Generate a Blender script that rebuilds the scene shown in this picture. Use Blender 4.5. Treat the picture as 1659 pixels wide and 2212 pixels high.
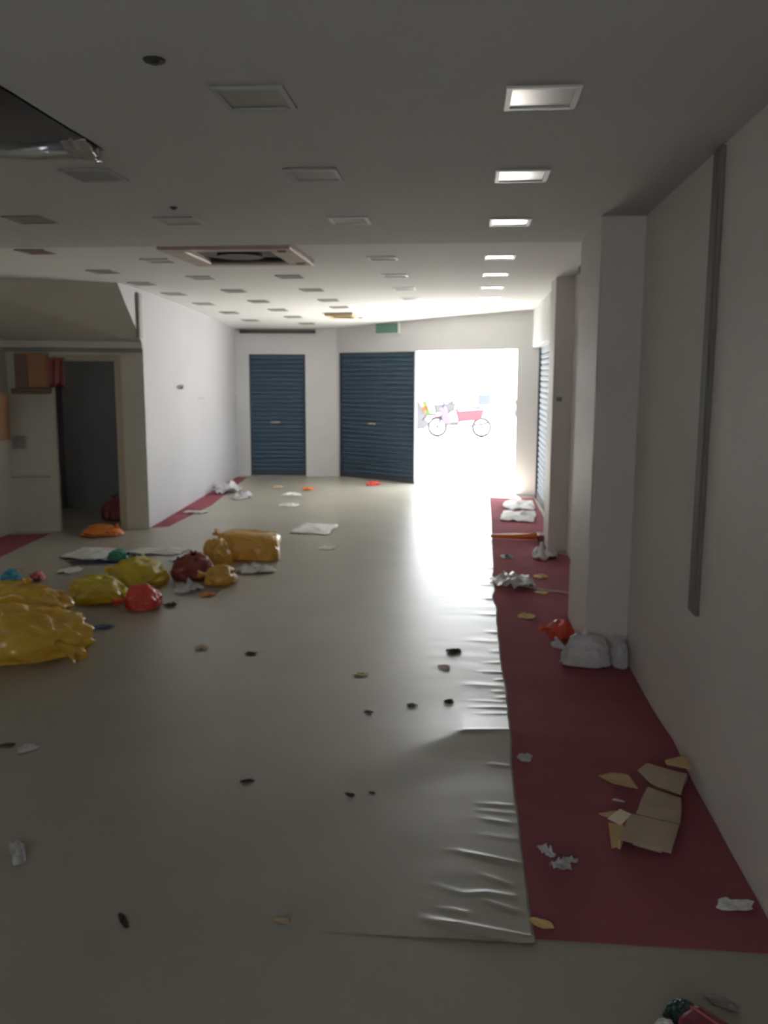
import bpy, math, random
from mathutils import Vector, Matrix, noise
for o in list(bpy.data.objects):
    bpy.data.objects.remove(o, do_unlink=True)
S = bpy.context.scene
COL = S.collection
R = math.radians

# ---------------------------------------------------------------- camera
CAM_H = 1.65
cd = bpy.data.cameras.new('camera')
cam = bpy.data.objects.new('camera', cd)
COL.objects.link(cam)
p_, y_, r_ = R(8.71), R(5.51), R(0.2)
fw = Vector((-math.sin(y_) * math.cos(p_), math.cos(y_) * math.cos(p_), -math.sin(p_)))
rt = Vector((math.cos(y_), math.sin(y_), 0))
up = rt.cross(fw)
rt2 = rt * math.cos(r_) + up * math.sin(r_)
up2 = -rt * math.sin(r_) + up * math.cos(r_)
m = Matrix((rt2, up2, -fw)).transposed().to_4x4()
m.translation = (0, 0, CAM_H)
cam.matrix_world = m
cd.sensor_fit = 'VERTICAL'
cd.sensor_height = 24.0
cd.lens = 24.0 * 1900 / 2212
cd.clip_start = 0.05
cd.clip_end = 500
S.camera = cam
cd.dof.use_dof = True          # the photograph is softly out of focus everywhere
cd.dof.focus_distance = 0.8
cd.dof.aperture_fstop = 8.5

# ---------------------------------------------------------------- sky, light, exposure
W = bpy.data.worlds.new('sky')
S.world = W
W.use_nodes = True
bg = W.node_tree.nodes['Background']
bg.inputs[0].default_value = (0.93, 0.97, 1.0, 1)
bg.inputs[1].default_value = 11.0
sd = bpy.data.lights.new('sun', 'SUN')
sd.energy = 90.0
sd.angle = R(0.8)
sd.color = (1.0, 0.97, 0.92)
sun = bpy.data.objects.new('sun', sd)
COL.objects.link(sun)
sun.rotation_euler = (R(-22), 0, R(8))     # high sun in front of the shop: light travels down and slightly inward
S.view_settings.view_transform = 'Standard'
S.view_settings.look = 'None'
S.view_settings.exposure = 0.0
S.view_settings.gamma = 1.0
S.view_settings.use_curve_mapping = False
S.cycles.max_bounces = 14
S.cycles.diffuse_bounces = 8
S.cycles.glossy_bounces = 5
S.cycles.sample_clamp_indirect = 12.0

# ---------------------------------------------------------------- materials
def mat(name, col, rough=0.6, spec=0.5, noise_amt=0.0, noise_scale=6.0, bump=0.0, bump_scale=40.0,
        trans=0.0, metal=0.0, coat=0.0, alpha=1.0, col2=None):
    M = bpy.data.materials.new(name)
    M.use_nodes = True
    nt = M.node_tree
    b = nt.nodes['Principled BSDF']
    b.inputs['Base Color'].default_value = (*col, 1)
    b.inputs['Roughness'].default_value = rough
    b.inputs['Specular IOR Level'].default_value = spec
    b.inputs['Metallic'].default_value = metal
    b.inputs['Coat Weight'].default_value = coat
    b.inputs['Coat Roughness'].default_value = 0.25
    b.inputs['Alpha'].default_value = alpha
    tc = nt.nodes.new('ShaderNodeTexCoord')
    if noise_amt > 0 or col2:
        n = nt.nodes.new('ShaderNodeTexNoise')
        n.inputs['Scale'].default_value = noise_scale
        n.inputs['Detail'].default_value = 5
        nt.links.new(tc.outputs['Object'], n.inputs['Vector'])
        mx = nt.nodes.new('ShaderNodeMix')
        mx.data_type = 'RGBA'
        c2 = col2 or tuple(max(0, c * (1 - noise_amt)) for c in col)
        mx.inputs[6].default_value = (*col, 1)
        mx.inputs[7].default_value = (*c2, 1)
        rp = nt.nodes.new('ShaderNodeMapRange')
        rp.inputs[1].default_value = 0.35
        rp.inputs[2].default_value = 0.65
        nt.links.new(n.outputs[0], rp.inputs[0])
        nt.links.new(rp.outputs[0], mx.inputs[0])
        nt.links.new(mx.outputs[2], b.inputs['Base Color'])
    if bump > 0:
        n2 = nt.nodes.new('ShaderNodeTexNoise')
        n2.inputs['Scale'].default_value = bump_scale
        n2.inputs['Detail'].default_value = 4
        nt.links.new(tc.outputs['Object'], n2.inputs['Vector'])
        bp = nt.nodes.new('ShaderNodeBump')
        bp.inputs['Strength'].default_value = bump
        bp.inputs['Distance'].default_value = 0.02
        nt.links.new(n2.outputs[0], bp.inputs['Height'])
        nt.links.new(bp.outputs[0], b.inputs['Normal'])
    if trans > 0:
        out = nt.nodes['Material Output']
        t = nt.nodes.new('ShaderNodeBsdfTranslucent')
        t.inputs[0].default_value = (*col, 1)
        ms = nt.nodes.new('ShaderNodeMixShader')
        ms.inputs[0].default_value = trans
        nt.links.new(b.outputs[0], ms.inputs[1])
        nt.links.new(t.outputs[0], ms.inputs[2])
        nt.links.new(ms.outputs[0], out.inputs[0])
    return M

M = {}
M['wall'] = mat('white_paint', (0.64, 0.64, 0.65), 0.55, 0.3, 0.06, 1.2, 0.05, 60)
M['wall_left'] = mat('white_paint_dimmed', (0.43, 0.43, 0.455), 0.55, 0.3, 0.05, 1.2)  # same white paint, darkened to tone down the daylight on these faces
M['wall_right'] = mat('grey_paint', (0.68, 0.645, 0.62), 0.6, 0.3, 0.08, 0.9, 0.05, 60)
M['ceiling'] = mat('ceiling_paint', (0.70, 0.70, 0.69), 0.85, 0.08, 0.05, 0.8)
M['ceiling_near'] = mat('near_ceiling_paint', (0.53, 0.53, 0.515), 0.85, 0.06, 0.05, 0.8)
M['soffit'] = mat('stair_soffit_paint', (0.58, 0.57, 0.51), 0.7, 0.3, 0.06, 1.0)
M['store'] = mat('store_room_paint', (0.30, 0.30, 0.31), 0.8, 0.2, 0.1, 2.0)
M['vinyl'] = mat('beige_vinyl', (0.375, 0.355, 0.295), 0.36, 0.5, 0.10, 1.6, 0.09, 5)
M['carpet'] = mat('red_carpet', (0.37, 0.115, 0.14), 0.95, 0.1, 0.14, 2.5, 0.5, 350)
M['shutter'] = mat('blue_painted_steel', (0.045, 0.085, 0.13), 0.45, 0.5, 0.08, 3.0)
M['shutter_lit'] = mat('blue_steel_lit', (0.23, 0.28, 0.33), 0.7, 0.3, 0.08, 3.0)  # paler copy of the shutter blue, with the daylight glare painted in
M['shutter_dark'] = mat('dark_rail_steel', (0.05, 0.06, 0.075), 0.5)
M['brass'] = mat('tan_handle', (0.45, 0.36, 0.25), 0.4)
M['exit_green'] = mat('exit_sign_green', (0.12, 0.27, 0.20), 0.4, 0.5)
M['white_plastic'] = mat('white_plastic', (0.75, 0.76, 0.77), 0.35)
M['dark_slot'] = mat('dark_slot', (0.035, 0.03, 0.035), 0.6)
M['bezel'] = mat('light_bezel', (0.60, 0.60, 0.58), 0.5)
M['bezel_dull'] = mat('light_bezel_dull', (0.36, 0.36, 0.35), 0.5)
M['bezel_dark'] = mat('light_bezel_dark', (0.26, 0.24, 0.21), 0.5)  # darkest of the frame tones
M['panel_bright'] = mat('light_panel', (0.62, 0.62, 0.60), 0.22, 0.6)  # paler tone carries the bright entrance mirrored in the panel
M['panel_dull'] = mat('light_panel_dull', (0.26, 0.255, 0.225), 0.45, 0.4)  # same panel in a darker tone, without the entrance's reflection
M['panel_brown'] = mat('light_panel_missing', (0.22, 0.14, 0.09), 0.7)
M['cassette'] = mat('cassette_frame_beige', (0.47, 0.38, 0.32), 0.5, 0.4, 0.12, 4)
M['cassette_dark'] = mat('cassette_inside', (0.035, 0.035, 0.04), 0.6)
M['foil'] = mat('foil_lining', (0.62, 0.62, 0.63), 0.3, 0.5, metal=0.7, bump=0.6, bump_scale=14)
M['hole_dark'] = mat('void_lining', (0.14, 0.125, 0.11), 0.8)
M['trunk_dark'] = mat('dark_grey_trunking', (0.20, 0.19, 0.18), 0.6, 0.2)
M['trunk'] = mat('grey_trunking', (0.28, 0.27, 0.26), 0.5)
M['yellow'] = mat('yellow_bag_plastic', (0.92, 0.66, 0.10), 0.17, 0.7, 0.10, 5, 0.45, 9, trans=0.38, coat=0.4)
M['yellow_b'] = mat('lemon_bag_plastic', (0.82, 0.66, 0.06), 0.22, 0.6, 0.10, 5, 0.4, 10, trans=0.34, coat=0.3)
M['ochre'] = mat('ochre_bag_plastic', (0.84, 0.55, 0.11), 0.22, 0.6, 0.14, 4, 0.4, 10, trans=0.34, coat=0.3)
M['red'] = mat('red_bag_plastic', (0.85, 0.13, 0.09), 0.25, 0.5, 0.08, 5, 0.3, 12, trans=0.3)
M['maroon'] = mat('maroon_bag_plastic', (0.30, 0.065, 0.06), 0.4, 0.5, 0.15, 5, 0.25, 14, trans=0.1)
M['orange'] = mat('orange_plastic', (0.80, 0.24, 0.04), 0.35, 0.5, 0.1, 8, 0.2, 20, trans=0.1)
M['film'] = mat('white_film', (0.80, 0.80, 0.82), 0.22, 0.6, 0.05, 9, 0.4, 22, trans=0.25, alpha=0.85)
M['paper'] = mat('white_paper', (0.76, 0.75, 0.73), 0.7, 0.3, 0.05, 8, trans=0.1)
M['pink_paper'] = mat('pinkish_paper', (0.78, 0.62, 0.62), 0.7, 0.3, 0.2, 14)
M['cream'] = mat('cream_paper', (0.85, 0.76, 0.58), 0.7, 0.3, 0.08, 10)
M['yellow_scrap'] = mat('yellow_scrap', (0.72, 0.52, 0.20), 0.6, 0.3, 0.1, 12)
M['tan'] = mat('tan_scrap', (0.50, 0.38, 0.24), 0.7, 0.3, 0.1, 12)
M['black'] = mat('dark_scrap', (0.035, 0.035, 0.035), 0.6, 0.4)
M['brown_scrap'] = mat('dark_brown_scrap', (0.06, 0.03, 0.03), 0.6, 0.4)
M['blue'] = mat('blue_plastic', (0.04, 0.09, 0.26), 0.4)
M['cyan'] = mat('cyan_plastic', (0.05, 0.32, 0.48), 0.35)
M['green'] = mat('green_plastic', (0.03, 0.24, 0.16), 0.4)
M['navy'] = mat('navy_plastic', (0.03, 0.035, 0.10), 0.4)
M['pink'] = mat('pink_plastic', (0.62, 0.12, 0.14), 0.4)
M['card'] = mat('cardboard', (0.50, 0.40, 0.30), 0.85, 0.2, 0.1, 10, 0.15, 50)
M['card_light'] = mat('cardboard_light', (0.60, 0.43, 0.23), 0.85, 0.2, 0.1, 10)
M['wood'] = mat('brown_board', (0.36, 0.19, 0.10), 0.6, 0.4, 0.25, 3)
M['wood_dark'] = mat('dark_board', (0.16, 0.10, 0.07), 0.7)
M['frame'] = mat('door_frame_paint', (0.42, 0.37, 0.29), 0.6)
M['wrapper'] = mat('maroon_wrapper', (0.20, 0.03, 0.06), 0.25, 0.6, 0.1, 10, coat=0.6)
M['wrap_green'] = mat('dark_green_wrapper', (0.02, 0.05, 0.045), 0.3, 0.5)
M['concrete'] = mat('pale_concrete', (0.62, 0.61, 0.58), 0.85, 0.2, 0.08, 0.6)
M['rubber'] = mat('rubber', (0.045, 0.045, 0.05), 0.9, 0.05)
M['steel'] = mat('engine_metal', (0.055, 0.055, 0.06), 0.9, 0.0)
M['car_red'] = mat('red_car_paint', (0.10, 0.04, 0.05), 0.9, 0.0)
M['car_grey'] = mat('grey_car_paint', (0.055, 0.055, 0.06), 0.9, 0.0)
M['lilac'] = mat('lilac_paint', (0.09, 0.075, 0.115), 0.9, 0.0)
M['seat'] = mat('seat_vinyl', (0.015, 0.017, 0.03), 0.5)
M['box_blue'] = mat('blue_box', (0.06, 0.068, 0.10), 0.9, 0.0)
M['lime'] = mat('lime_paint', (0.035, 0.07, 0.018), 0.9, 0.0)
M['glass'] = mat('dark_glass', (0.04, 0.05, 0.06), 0.08, 0.6)
M['tail'] = mat('orange_lens', (0.10, 0.045, 0.02), 0.9, 0.0)

# ---------------------------------------------------------------- mesh helpers
class MB:
    def __init__(s):
        s.v = []; s.f = []
    def poly(s, pts):
        b = len(s.v); s.v += [tuple(p) for p in pts]; s.f.append(tuple(range(b, b + len(pts)))); return s
    def hexa(s, lo, hi):
        """lo, hi: four corners each (same winding, counter-clockwise seen from above)."""
        b = len(s.v); s.v += [tuple(p) for p in lo] + [tuple(p) for p in hi]
        s.f += [(b+3, b+2, b+1, b), (b+4, b+5, b+6, b+7)]
        for i in range(4):
            j = (i + 1) % 4
            s.f.append((b+i, b+j, b+4+j, b+4+i))
        return s
    def box(s, x0, x1, y0, y1, z0, z1):
        q = [(x0, y0), (x1, y0), (x1, y1), (x0, y1)]
        return s.hexa([(x, y, z0) for x, y in q], [(x, y, z1) for x, y in q])
    def seg(s, p0, p1, z0, z1, th):
        """wall along p0-p1 with its room face on that line; thickness th goes to the left of p0->p1."""
        a = Vector(p0); c = Vector(p1); d = (c - a).normalized(); n = Vector((-d.y, d.x)) * th
        q = [a, c, c + n, a + n]
        if th < 0: q = q[::-1]
        return s.hexa([(p.x, p.y, z0) for p in q], [(p.x, p.y, z1) for p in q])
    def tube(s, pts, rad, n=8):
        pts = [Vector(p) for p in pts]; b = len(s.v)
        for i, p in enumerate(pts):
            t = (pts[min(i+1, len(pts)-1)] - pts[max(i-1, 0)]).normalized()
            a = t.cross(Vector((0, 0, 1)))
            if a.length < 1e-3: a = t.cross(Vector((1, 0, 0)))
            a.normalize(); c = t.cross(a)
            rr = rad[i] if isinstance(rad, (list, tuple)) else rad
            for k in range(n):
                g = 2 * math.pi * k / n
                s.v.append(tuple(p + a * math.cos(g) * rr + c * math.sin(g) * rr))
        for i in range(len(pts) - 1):
            for k in range(n):
                k2 = (k + 1) % n
                s.f.append((b+i*n+k, b+i*n+k2, b+(i+1)*n+k2, b+(i+1)*n+k))
        s.f.append(tuple(b + k for k in range(n))[::-1])
        e = b + (len(pts) - 1) * n
        s.f.append(tuple(e + k for k in range(n)))
        return s
    def grid(s, pts):
        nr = len(pts); nc = len(pts[0]); b = len(s.v)
        for row in pts: s.v += [tuple(p) for p in row]
        for i in range(nr - 1):
            for j in range(nc - 1):
                s.f.append((b+i*nc+j, b+i*nc+j+1, b+(i+1)*nc+j+1, b+(i+1)*nc+j))
        return s
    def build(s, name, m, parent=None, smooth=False):
        me = bpy.data.meshes.new(name)
        me.from_pydata(s.v, [], s.f)
        me.materials.append(m)
        if smooth:
            me.polygons.foreach_set('use_smooth', [True] * len(me.polygons))
        me.update()
        o = bpy.data.objects.new(name, me)
        COL.objects.link(o)
        if parent: o.parent = parent
        return o

def struct(o):
    o['kind'] = 'structure'; return o
def tag(o, label, cat, group=None):
    o['label'] = label; o['category'] = cat
    if group: o['group'] = group
    return o
def empty(name, loc, label, cat, group=None, rz=0.0):
    o = bpy.data.objects.new(name, None); COL.objects.link(o)
    o.empty_display_size = 0.1
    o.location = loc; o.rotation_euler = (0, 0, rz)
    return tag(o, label, cat, group)
def bevel(o, w=0.01, n=2):
    md = o.modifiers.new('bevel', 'BEVEL'); md.width = w; md.segments = n; md.limit_method = 'ANGLE'
    return o
def N(x, y, z, s=0):
    return noise.noise(Vector((x + s * 13.7, y - s * 7.1, z + s * 3.3)))

# ---------------------------------------------------------------- floor shape
def hump(x, y):
    a = max(0.0, -x)
    yc = 3.9 - 0.95 * a
    amp = 0.030 * math.exp(-a / 0.55)
    t = y - yc
    w = math.exp(-(a / 0.22) ** 2)           # sharp crest at the sheet edge, rounded further left
    soft = amp * math.exp(-(t / (0.42 if t > 0 else 0.33)) ** 2)
    if t >= 0:
        u = t / 0.62
        sharp = amp * (1 - u) ** 2 if u < 1 else 0.0
    else:
        u = -t / 0.40
        sharp = amp * (1 - u) ** 1.4 if u < 1 else 0.0
    return w * sharp + (1 - w) * soft
CARPET_X = 0.16
def fz(x, y):
    z = hump(x, y)
    if x > 0.22 and 2.45 < y < 11.9: return z + 0.006
    if x < 0.2 and y > 2.42: return z + 0.008
    return z
def yfront(x):
    if x < -2.2: return 14.6
    return 14.6 - 0.71 * (x + 2.2)

# ================================================================ THE SETTING
X_L, X_R, Y_B = -4.8, 0.945, -2.6
# floor slab
xs = [X_L - 0.36] + [X_L - 0.15 + i * 0.3 for i in range(15) if X_L - 0.15 + i * 0.3 < -0.55] + [-0.5 + i * 0.05 for i in range(29)] + [X_R + 0.01]
ys = [Y_B - 0.1, -1, 0, 1] + [2.0 + 0.04 * i for i in range(76)] + [5.2, 6, 7, 8, 9, 10, 11, 12]
rows = [[(x, y, hump(x, y)) for x in xs] for y in ys]
rows.append([(x, yfront(x) + 0.22, 0) for x in xs])
struct(MB().grid(rows).build('floor', M['vinyl'], smooth=True))

# ceilings: a lower near slab with a missing-unit hole, a slightly higher far slab
STEP = 6.05
ZN = 2.53
HX0, HX1, HY0, HY1 = -2.75, -1.46, 2.45, 3.52
b = MB()
b.box(X_L - 0.1, X_R, Y_B, HY0, ZN, ZN + 0.12)
b.box(X_L - 0.1, X_R, HY1, STEP, ZN, ZN + 0.12)
b.box(X_L - 0.1, HX0, HY0, HY1, ZN, ZN + 0.12)
b.box(HX1, X_R, HY0, HY1, ZN, ZN + 0.12)
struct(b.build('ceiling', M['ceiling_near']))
def zc(x, y):
    t = min(1, max(0, (y - STEP) / 8.6)); u = min(1, max(0, (0.7 - x) / 3.2))
    return 2.57 - 0.145 * t * t * u
rows_lo = []
for i in range(25):
    t = i / 24
    rows_lo.append([])
    for j in range(25):
        x = X_L - 0.1 + (X_R + 0.03 - X_L + 0.1) * j / 24
        y = STEP + (yfront(x) + 0.2 - STEP) * t
        rows_lo[-1].append((x, y, zc(x, y)))
b = MB().grid([r[::-1] for r in rows_lo])
b.grid([[(x, y, 2.75) for x, y, z in r] for r in rows_lo])
for a, c in ((rows_lo[0], 1), (rows_lo[-1], -1)):
    b.grid([[(x, y, z) for x, y, z in a][::c], [(x, y, 2.75) for x, y, z in a][::c]])
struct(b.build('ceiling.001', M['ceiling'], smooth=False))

# right wall with two pilasters
b = MB()
b.box(X_R, X_R + 0.15, Y_B, 8.7, -0.05, 2.72)
struct(b.build('wall_right', M['wall_right']))
b = MB(); b.box(0.706, X_R + 0.01, 5.12, STEP - 0.01, 0, ZN + 0.08)
struct(bevel(b.build('wall_right_pilaster', M['wall_right'])))
b = MB(); b.box(0.772, X_R + 0.01, 8.45, 8.95, 0, 2.66)
struct(bevel(b.build('wall_right_pilaster.001', M['wall_right'])))
# side bay beyond the second pilaster: header over a shutter, short return to the front
b = MB()
b.box(0.845, 1.1, 8.95, 12.5, 2.06, 2.72)
struct(bevel(b.build('wall_right_header', M['wall'])))
b = MB(); b.box(1.02, 1.15, 8.7, 12.7, -0.05, 2.72)
struct(b.build('wall_right_bay', M['wall']))

# front wall: a straight left part and a slanting right part
F0, F1, F2, F3 = (-3.80, 14.45), (-2.2, 14.6), (0.65, 12.60), (0.90, 12.42)
def on(p, q, x):
    t = (x - p[0]) / (q[0] - p[0]); return (x, p[1] + (q[1] - p[1]) * t)
TH = 0.2
HB = 2.02
b = MB()
sL = (-3.65, on(F0, F1, -3.65)[1]); sR = (-2.72, on(F0, F1, -2.72)[1])
b.seg((-3.95, 14.44), sL, -0.05, HB, TH)
b.seg(sR, F1, -0.05, HB, TH)
b.seg((-3.95, 14.44), F1, HB, 2.72, TH)
struct(b.build('wall_front', M['wall']))
b = MB()
s2L = on(F1, F2, -2.165); oL = on(F1, F2, -0.86); oR = F2
b.seg(F1, s2L, -0.05, 2.045, TH)
b.seg(F1, F2, 2.045, 2.72, TH)
struct(b.build('wall_front.001', M['wall']))
b = MB(); b.seg(F2, (1.10, 12.28), -0.05, 2.72, TH)
struct(b.build('wall_front.002', M['wall']))

# left white partition wall, its near end, and the wall with the doorway
L0, L1 = (-3.48, 9.24), (-3.86, 14.46)
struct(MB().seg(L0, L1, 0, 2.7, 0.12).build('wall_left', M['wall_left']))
D0, D1, D2, D3 = (-4.95, 8.80), (-4.355, 8.947), (-3.768, 9.15), (-3.48, 9.24)
b = MB()
b.seg(D0, D1, 0, 1.81, 0.1); b.seg(D2, D3, 0, 1.81, 0.1)
b.seg(D0, D1, 1.81, 2.7, 0.1); b.seg(D1, D2, 1.81, 2.7, 0.1); b.seg(D2, D3, 1.81, 2.7, 0.1)
struct(b.build('wall_left_doorway', M['soffit']))
struct(MB().box(X_L - 0.12, X_L, Y_B, 8.86, 0, 2.72).build('wall_left_side', M['soffit']))
b = MB()   # rear wall behind the viewer, with an added window opening for soft fill light
b.box(X_L - 0.1, -2.1, Y_B - 0.12, Y_B, 0, 2.72); b.box(-0.6, X_R + 0.1, Y_B - 0.12, Y_B, 0, 2.72)
b.box(-2.1, -0.6, Y_B - 0.12, Y_B, 0, 1.1); b.box(-2.1, -0.6, Y_B - 0.12, Y_B, 2.1, 2.72)
struct(b.build('wall_back', M['wall']))
b = MB()
b.box(-2.1, -2.05, Y_B - 0.1, Y_B + 0.01, 1.1, 2.1); b.box(-0.65, -0.6, Y_B - 0.1, Y_B + 0.01, 1.1, 2.1)
b.box(-2.05, -0.65, Y_B - 0.1, Y_B + 0.01, 1.1, 1.15); b.box(-2.05, -0.65, Y_B - 0.1, Y_B + 0.01, 2.05, 2.1)
b.box(-1.37, -1.33, Y_B - 0.08, Y_B, 1.15, 2.05)
struct(b.build('added_fill_window_1', M['bezel']))  # added window frame, unseen behind the viewer, around the fill opening
# dark store room behind the doorway
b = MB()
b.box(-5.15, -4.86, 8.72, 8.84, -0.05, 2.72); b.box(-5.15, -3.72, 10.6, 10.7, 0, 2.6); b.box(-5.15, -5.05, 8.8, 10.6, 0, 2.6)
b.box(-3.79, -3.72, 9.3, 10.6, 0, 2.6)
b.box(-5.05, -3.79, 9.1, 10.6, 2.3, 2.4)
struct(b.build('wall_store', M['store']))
# sloping underside of the stairs above the doorway
A1, A2 = (-4.95, 7.80), (-3.455, 8.545)
B1, B2 = (-4.95, 8.785), (-3.478, 9.235)
b = MB()
b.v = [(*A1, 2.56), (*A2, 2.555), (*B1, 1.985), (*B2, 1.985), (*B1, 2.56), (*B2, 2.555)]
b.f = [(0, 2, 3, 1), (1, 3, 5), (0, 4, 2), (0, 1, 5, 4), (2, 4, 5, 3)]
wedge = struct(b.build('ceiling_stair_soffit', M['soffit']))
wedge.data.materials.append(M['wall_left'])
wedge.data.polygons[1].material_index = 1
# ledge under the soffit
b = MB(); b.seg((-4.94, 8.75), (-3.47, 9.20), 1.945, 2.012, -0.05)
struct(b.build('trim_1', M['soffit']))
b = MB(); b.seg((-4.94, 8.775), (-3.475, 9.225), 1.90, 1.945, -0.012)
struct(b.build('trim_2', M['trunk']))
# door frame around the dark doorway
dw = (Vector(D2) - Vector(D1)).normalized()
b = MB()
e = Vector(D2) + dw * 0.07
b.seg(D2, (e.x, e.y), 0, 1.87, -0.02)
e2 = Vector(D1) - dw * 0.0
b.seg((e2.x, e2.y), D2, 1.81, 1.87, -0.02)
struct(b.build('trim_3', M['frame']))

# forecourt outside
b = MB()
rows = []
for i in range(2):
    rows.append([])
    for x in (-60, -3.9, -2.2, 0.945, 60):
        rows[-1].append((x, (yfront(max(-2.2, min(x, 0.945))) + 0.19) if i == 0 else 140, -0.02))
struct(MB().grid(rows).build('floor_forecourt', M['concrete']))

# ================================================================ ROLLER SHUTTERS
def shutter(name, label, p0, p1, z1, back, handle_t=None, handle_z=0.9, paint='shutter'):
    """p0 -> p1 seen from inside, left to right; the curtain hangs `back` behind the line."""
    a = Vector(p0); c = Vector(p1); d = (c - a); L = d.length; d.normalize(); n = Vector((-d.y, d.x))
    o = a + n * back
    th = empty(name, (o.x, o.y, 0), label, 'shutter', rz=math.atan2(d.y, d.x))
    # local frame: x along the curtain, y outward
    k = 27
    h = (z1 - 0.085) / k
    prof = [(0.012, 0.0), (0.0, 0.006), (-0.012, 0.022), (-0.012, 0.052), (0.0, h - 0.003), (0.0135, h - 0.001), (0.0135, h + 0.012), (0.018, h + 0.012), (0.018, 0.014)]
    np_ = len(prof)
    s = MB()
    for y, z in prof: s.v += [(0.02, y, z), (L - 0.02, y, z)]
    s.f = [(2*i, 2*i+1, 2*i+3, 2*i+2) for i in range(len(prof) - 1)]
    s.f += [(2*np_-2, 2*np_-1, 1, 0), tuple(2*i for i in range(np_))[::-1], tuple(2*i+1 for i in range(np_))]
    first = None
    for i in range(k):
        if first is None:
            q = first = s.build('slat', M[paint], th)
        else:
            q = first.copy(); COL.objects.link(q); q.parent = th
        q.location = (0, 0, 0.07 + i * h)
    MB().box(0.02, L - 0.02, -0.02, 0.02, 0.002, 0.078).build('bottom_bar', M['shutter_dark'], th)
    MB().box(0.02, L - 0.02, -0.014, 0.03, z1 - 0.035, z1 + 0.001).build('head_rail', M['shutter_dark'], th)
    for x in (0.0, L - 0.03):
        MB().box(x, x + 0.03, -0.035, 0.035, 0.002, z1).build('guide_rail', M['shutter_dark'], th)
    if handle_t is not None:
        x = L * handle_t
        hb = MB().box(x - 0.075, x + 0.075, -0.03, -0.013, handle_z - 0.016, handle_z + 0.016).build('handle', M['brass'], th)
        hb['label'] = 'small tan lift handle'
        bevel(hb, 0.006)
    return th
shutter('roller_shutter', 'narrow dark blue roller shutter, the left one in the front wall', sL, sR, HB - 0.002, 0.05, 0.45, 0.90)
shutter('roller_shutter', 'wide dark blue roller shutter closed right beside the open entrance', s2L, oL, 2.043, 0.05, 0.44, 0.905)
shutter('roller_shutter', 'pale lit blue roller shutter set in the right side wall beyond the pilasters', (0.93, 12.28), (0.93, 9.0), 2.058, 0.03, paint='shutter_lit')

# ================================================================ CEILING FITTINGS
ords = ['first', 'second', 'third', 'fourth', 'fifth', 'sixth', 'seventh', 'eighth', 'ninth', 'tenth']
def make_light(frame_m, panel_m):
    t = bpy.data.objects.new('ceiling_light', None); COL.objects.link(t); t.empty_display_size = 0.1
    s, w, hgt = 0.115, 0.018, 0.007
    f = MB()
    f.box(-s, s, -s, -s + w, -hgt, 0); f.box(-s, s, s - w, s, -hgt, 0)
    f.box(-s, -s + w, -s + w, s - w, -hgt, 0); f.box(s - w, s, -s + w, s - w, -hgt, 0)
    f.build('frame', frame_m, t)
    MB().box(-s + w, s - w, -s + w, s - w, -0.002, -0.0005).build('diffuser', panel_m, t)
    return t
protos = {}
def light(x, y, z, key, label):
    fm, pm = {'c': ('bezel', 'panel_bright'), 'd': ('bezel_dull', 'panel_dull'), 'k': ('bezel_dark', 'panel_dull'), 'b': ('bezel_dark', 'panel_brown')}[key]
    if key not in protos:
        t = protos[key] = make_light(M[fm], M[pm])
    else:
        src = protos[key]
        t = src.copy(); COL.objects.link(t)
        for ch in src.children:
            c2 = ch.copy(); COL.objects.link(c2); c2.parent = t
    t.location = (x, y, z)
    tag(t, label, 'ceiling light', 'square ceiling lights in five rows')
    if z > ZN + 0.001 or y > STEP:
        e = 0.05
        t.rotation_euler = (math.atan((zc(x, y + e) - zc(x, y - e)) / (2 * e)), -math.atan((zc(x + e, y) - zc(x - e, y)) / (2 * e)), 0)
far_y = [7.05, 8.2, 9.35, 10.45, 11.5, 12.5, 13.55]
rowspec = [
    ('in the row nearest the right wall', 0.21, [2.99, 4.09, 5.26] + far_y[:5], 'c'),
    ('in the second row from the right wall', -0.70, [2.92, 4.0, 5.14] + far_y[:6], 'c'),
    ('in the middle row', -1.67, [3.93, 5.07] + far_y[1:4] + [11.35, 12.9], 'd'),
    ('second row from the left wall', -2.5, [4.97] + far_y, 'd'),
    ('leftmost row by the left wall', -3.24, [6.5] + [7.72, 8.65] + [9.6, 10.7, 11.85, 13.0], 'k'),
]
for txt, x, yy, key in rowspec:
    for i, y in enumerate(yy):
        if y > yfront(x) - 0.25: continue
        k = key
        if x == -1.67 and i >= 2: k = 'k'
        if x == -2.5 and (i == 0 or i > 2): k = 'k'
        if x == -3.24 and i == 0: k = 'b'
        if x == -0.70 and i < 2: k = 'd'
        light(x, y, ZN if y < STEP else zc(x, y), k, 'square ceiling light, %s from the camera %s' % (ords[i], txt))

# ceiling cassette air conditioner (grille gone, dark inside)
t = empty('air_conditioner', (-1.72, 6.62, zc(-1.72, 6.62)), 'beige ceiling air conditioner cassette with a dark open centre just past the ceiling step', 'air conditioner')
s, w, hh = 0.475, 0.13, 0.05
def frame_side(x0, x1, y0, y1):
    return bevel(MB().box(x0, x1, y0, y1, -hh, 0.0).build('panel_side', M['cassette'], t), 0.012)
frame_side(-s, s, -s, -s + w); frame_side(-s, s, s - w, s); frame_side(-s, -s + w + .03, -s + w, s - w); frame_side(s - w - .05, s, -s + w, s - w)
MB().box(-s + w, s - w, -s + w, s - w, -0.012, -0.002).build('inner_tray', M['cassette_dark'], t)
for q in ((-s + w + .02, -s + w + .055), (s - w - .055, s - w - .02)):
    MB().box(-s + w + .04, s - w - .06, q[0], q[1], -0.04, -0.014).build('louver', M['cassette_dark'], t)
MB().tube([(0, 0, -0.04), (0, 0, -0.012)], 0.17, 20).build('fan_ring', M['cassette_dark'], t)
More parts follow.
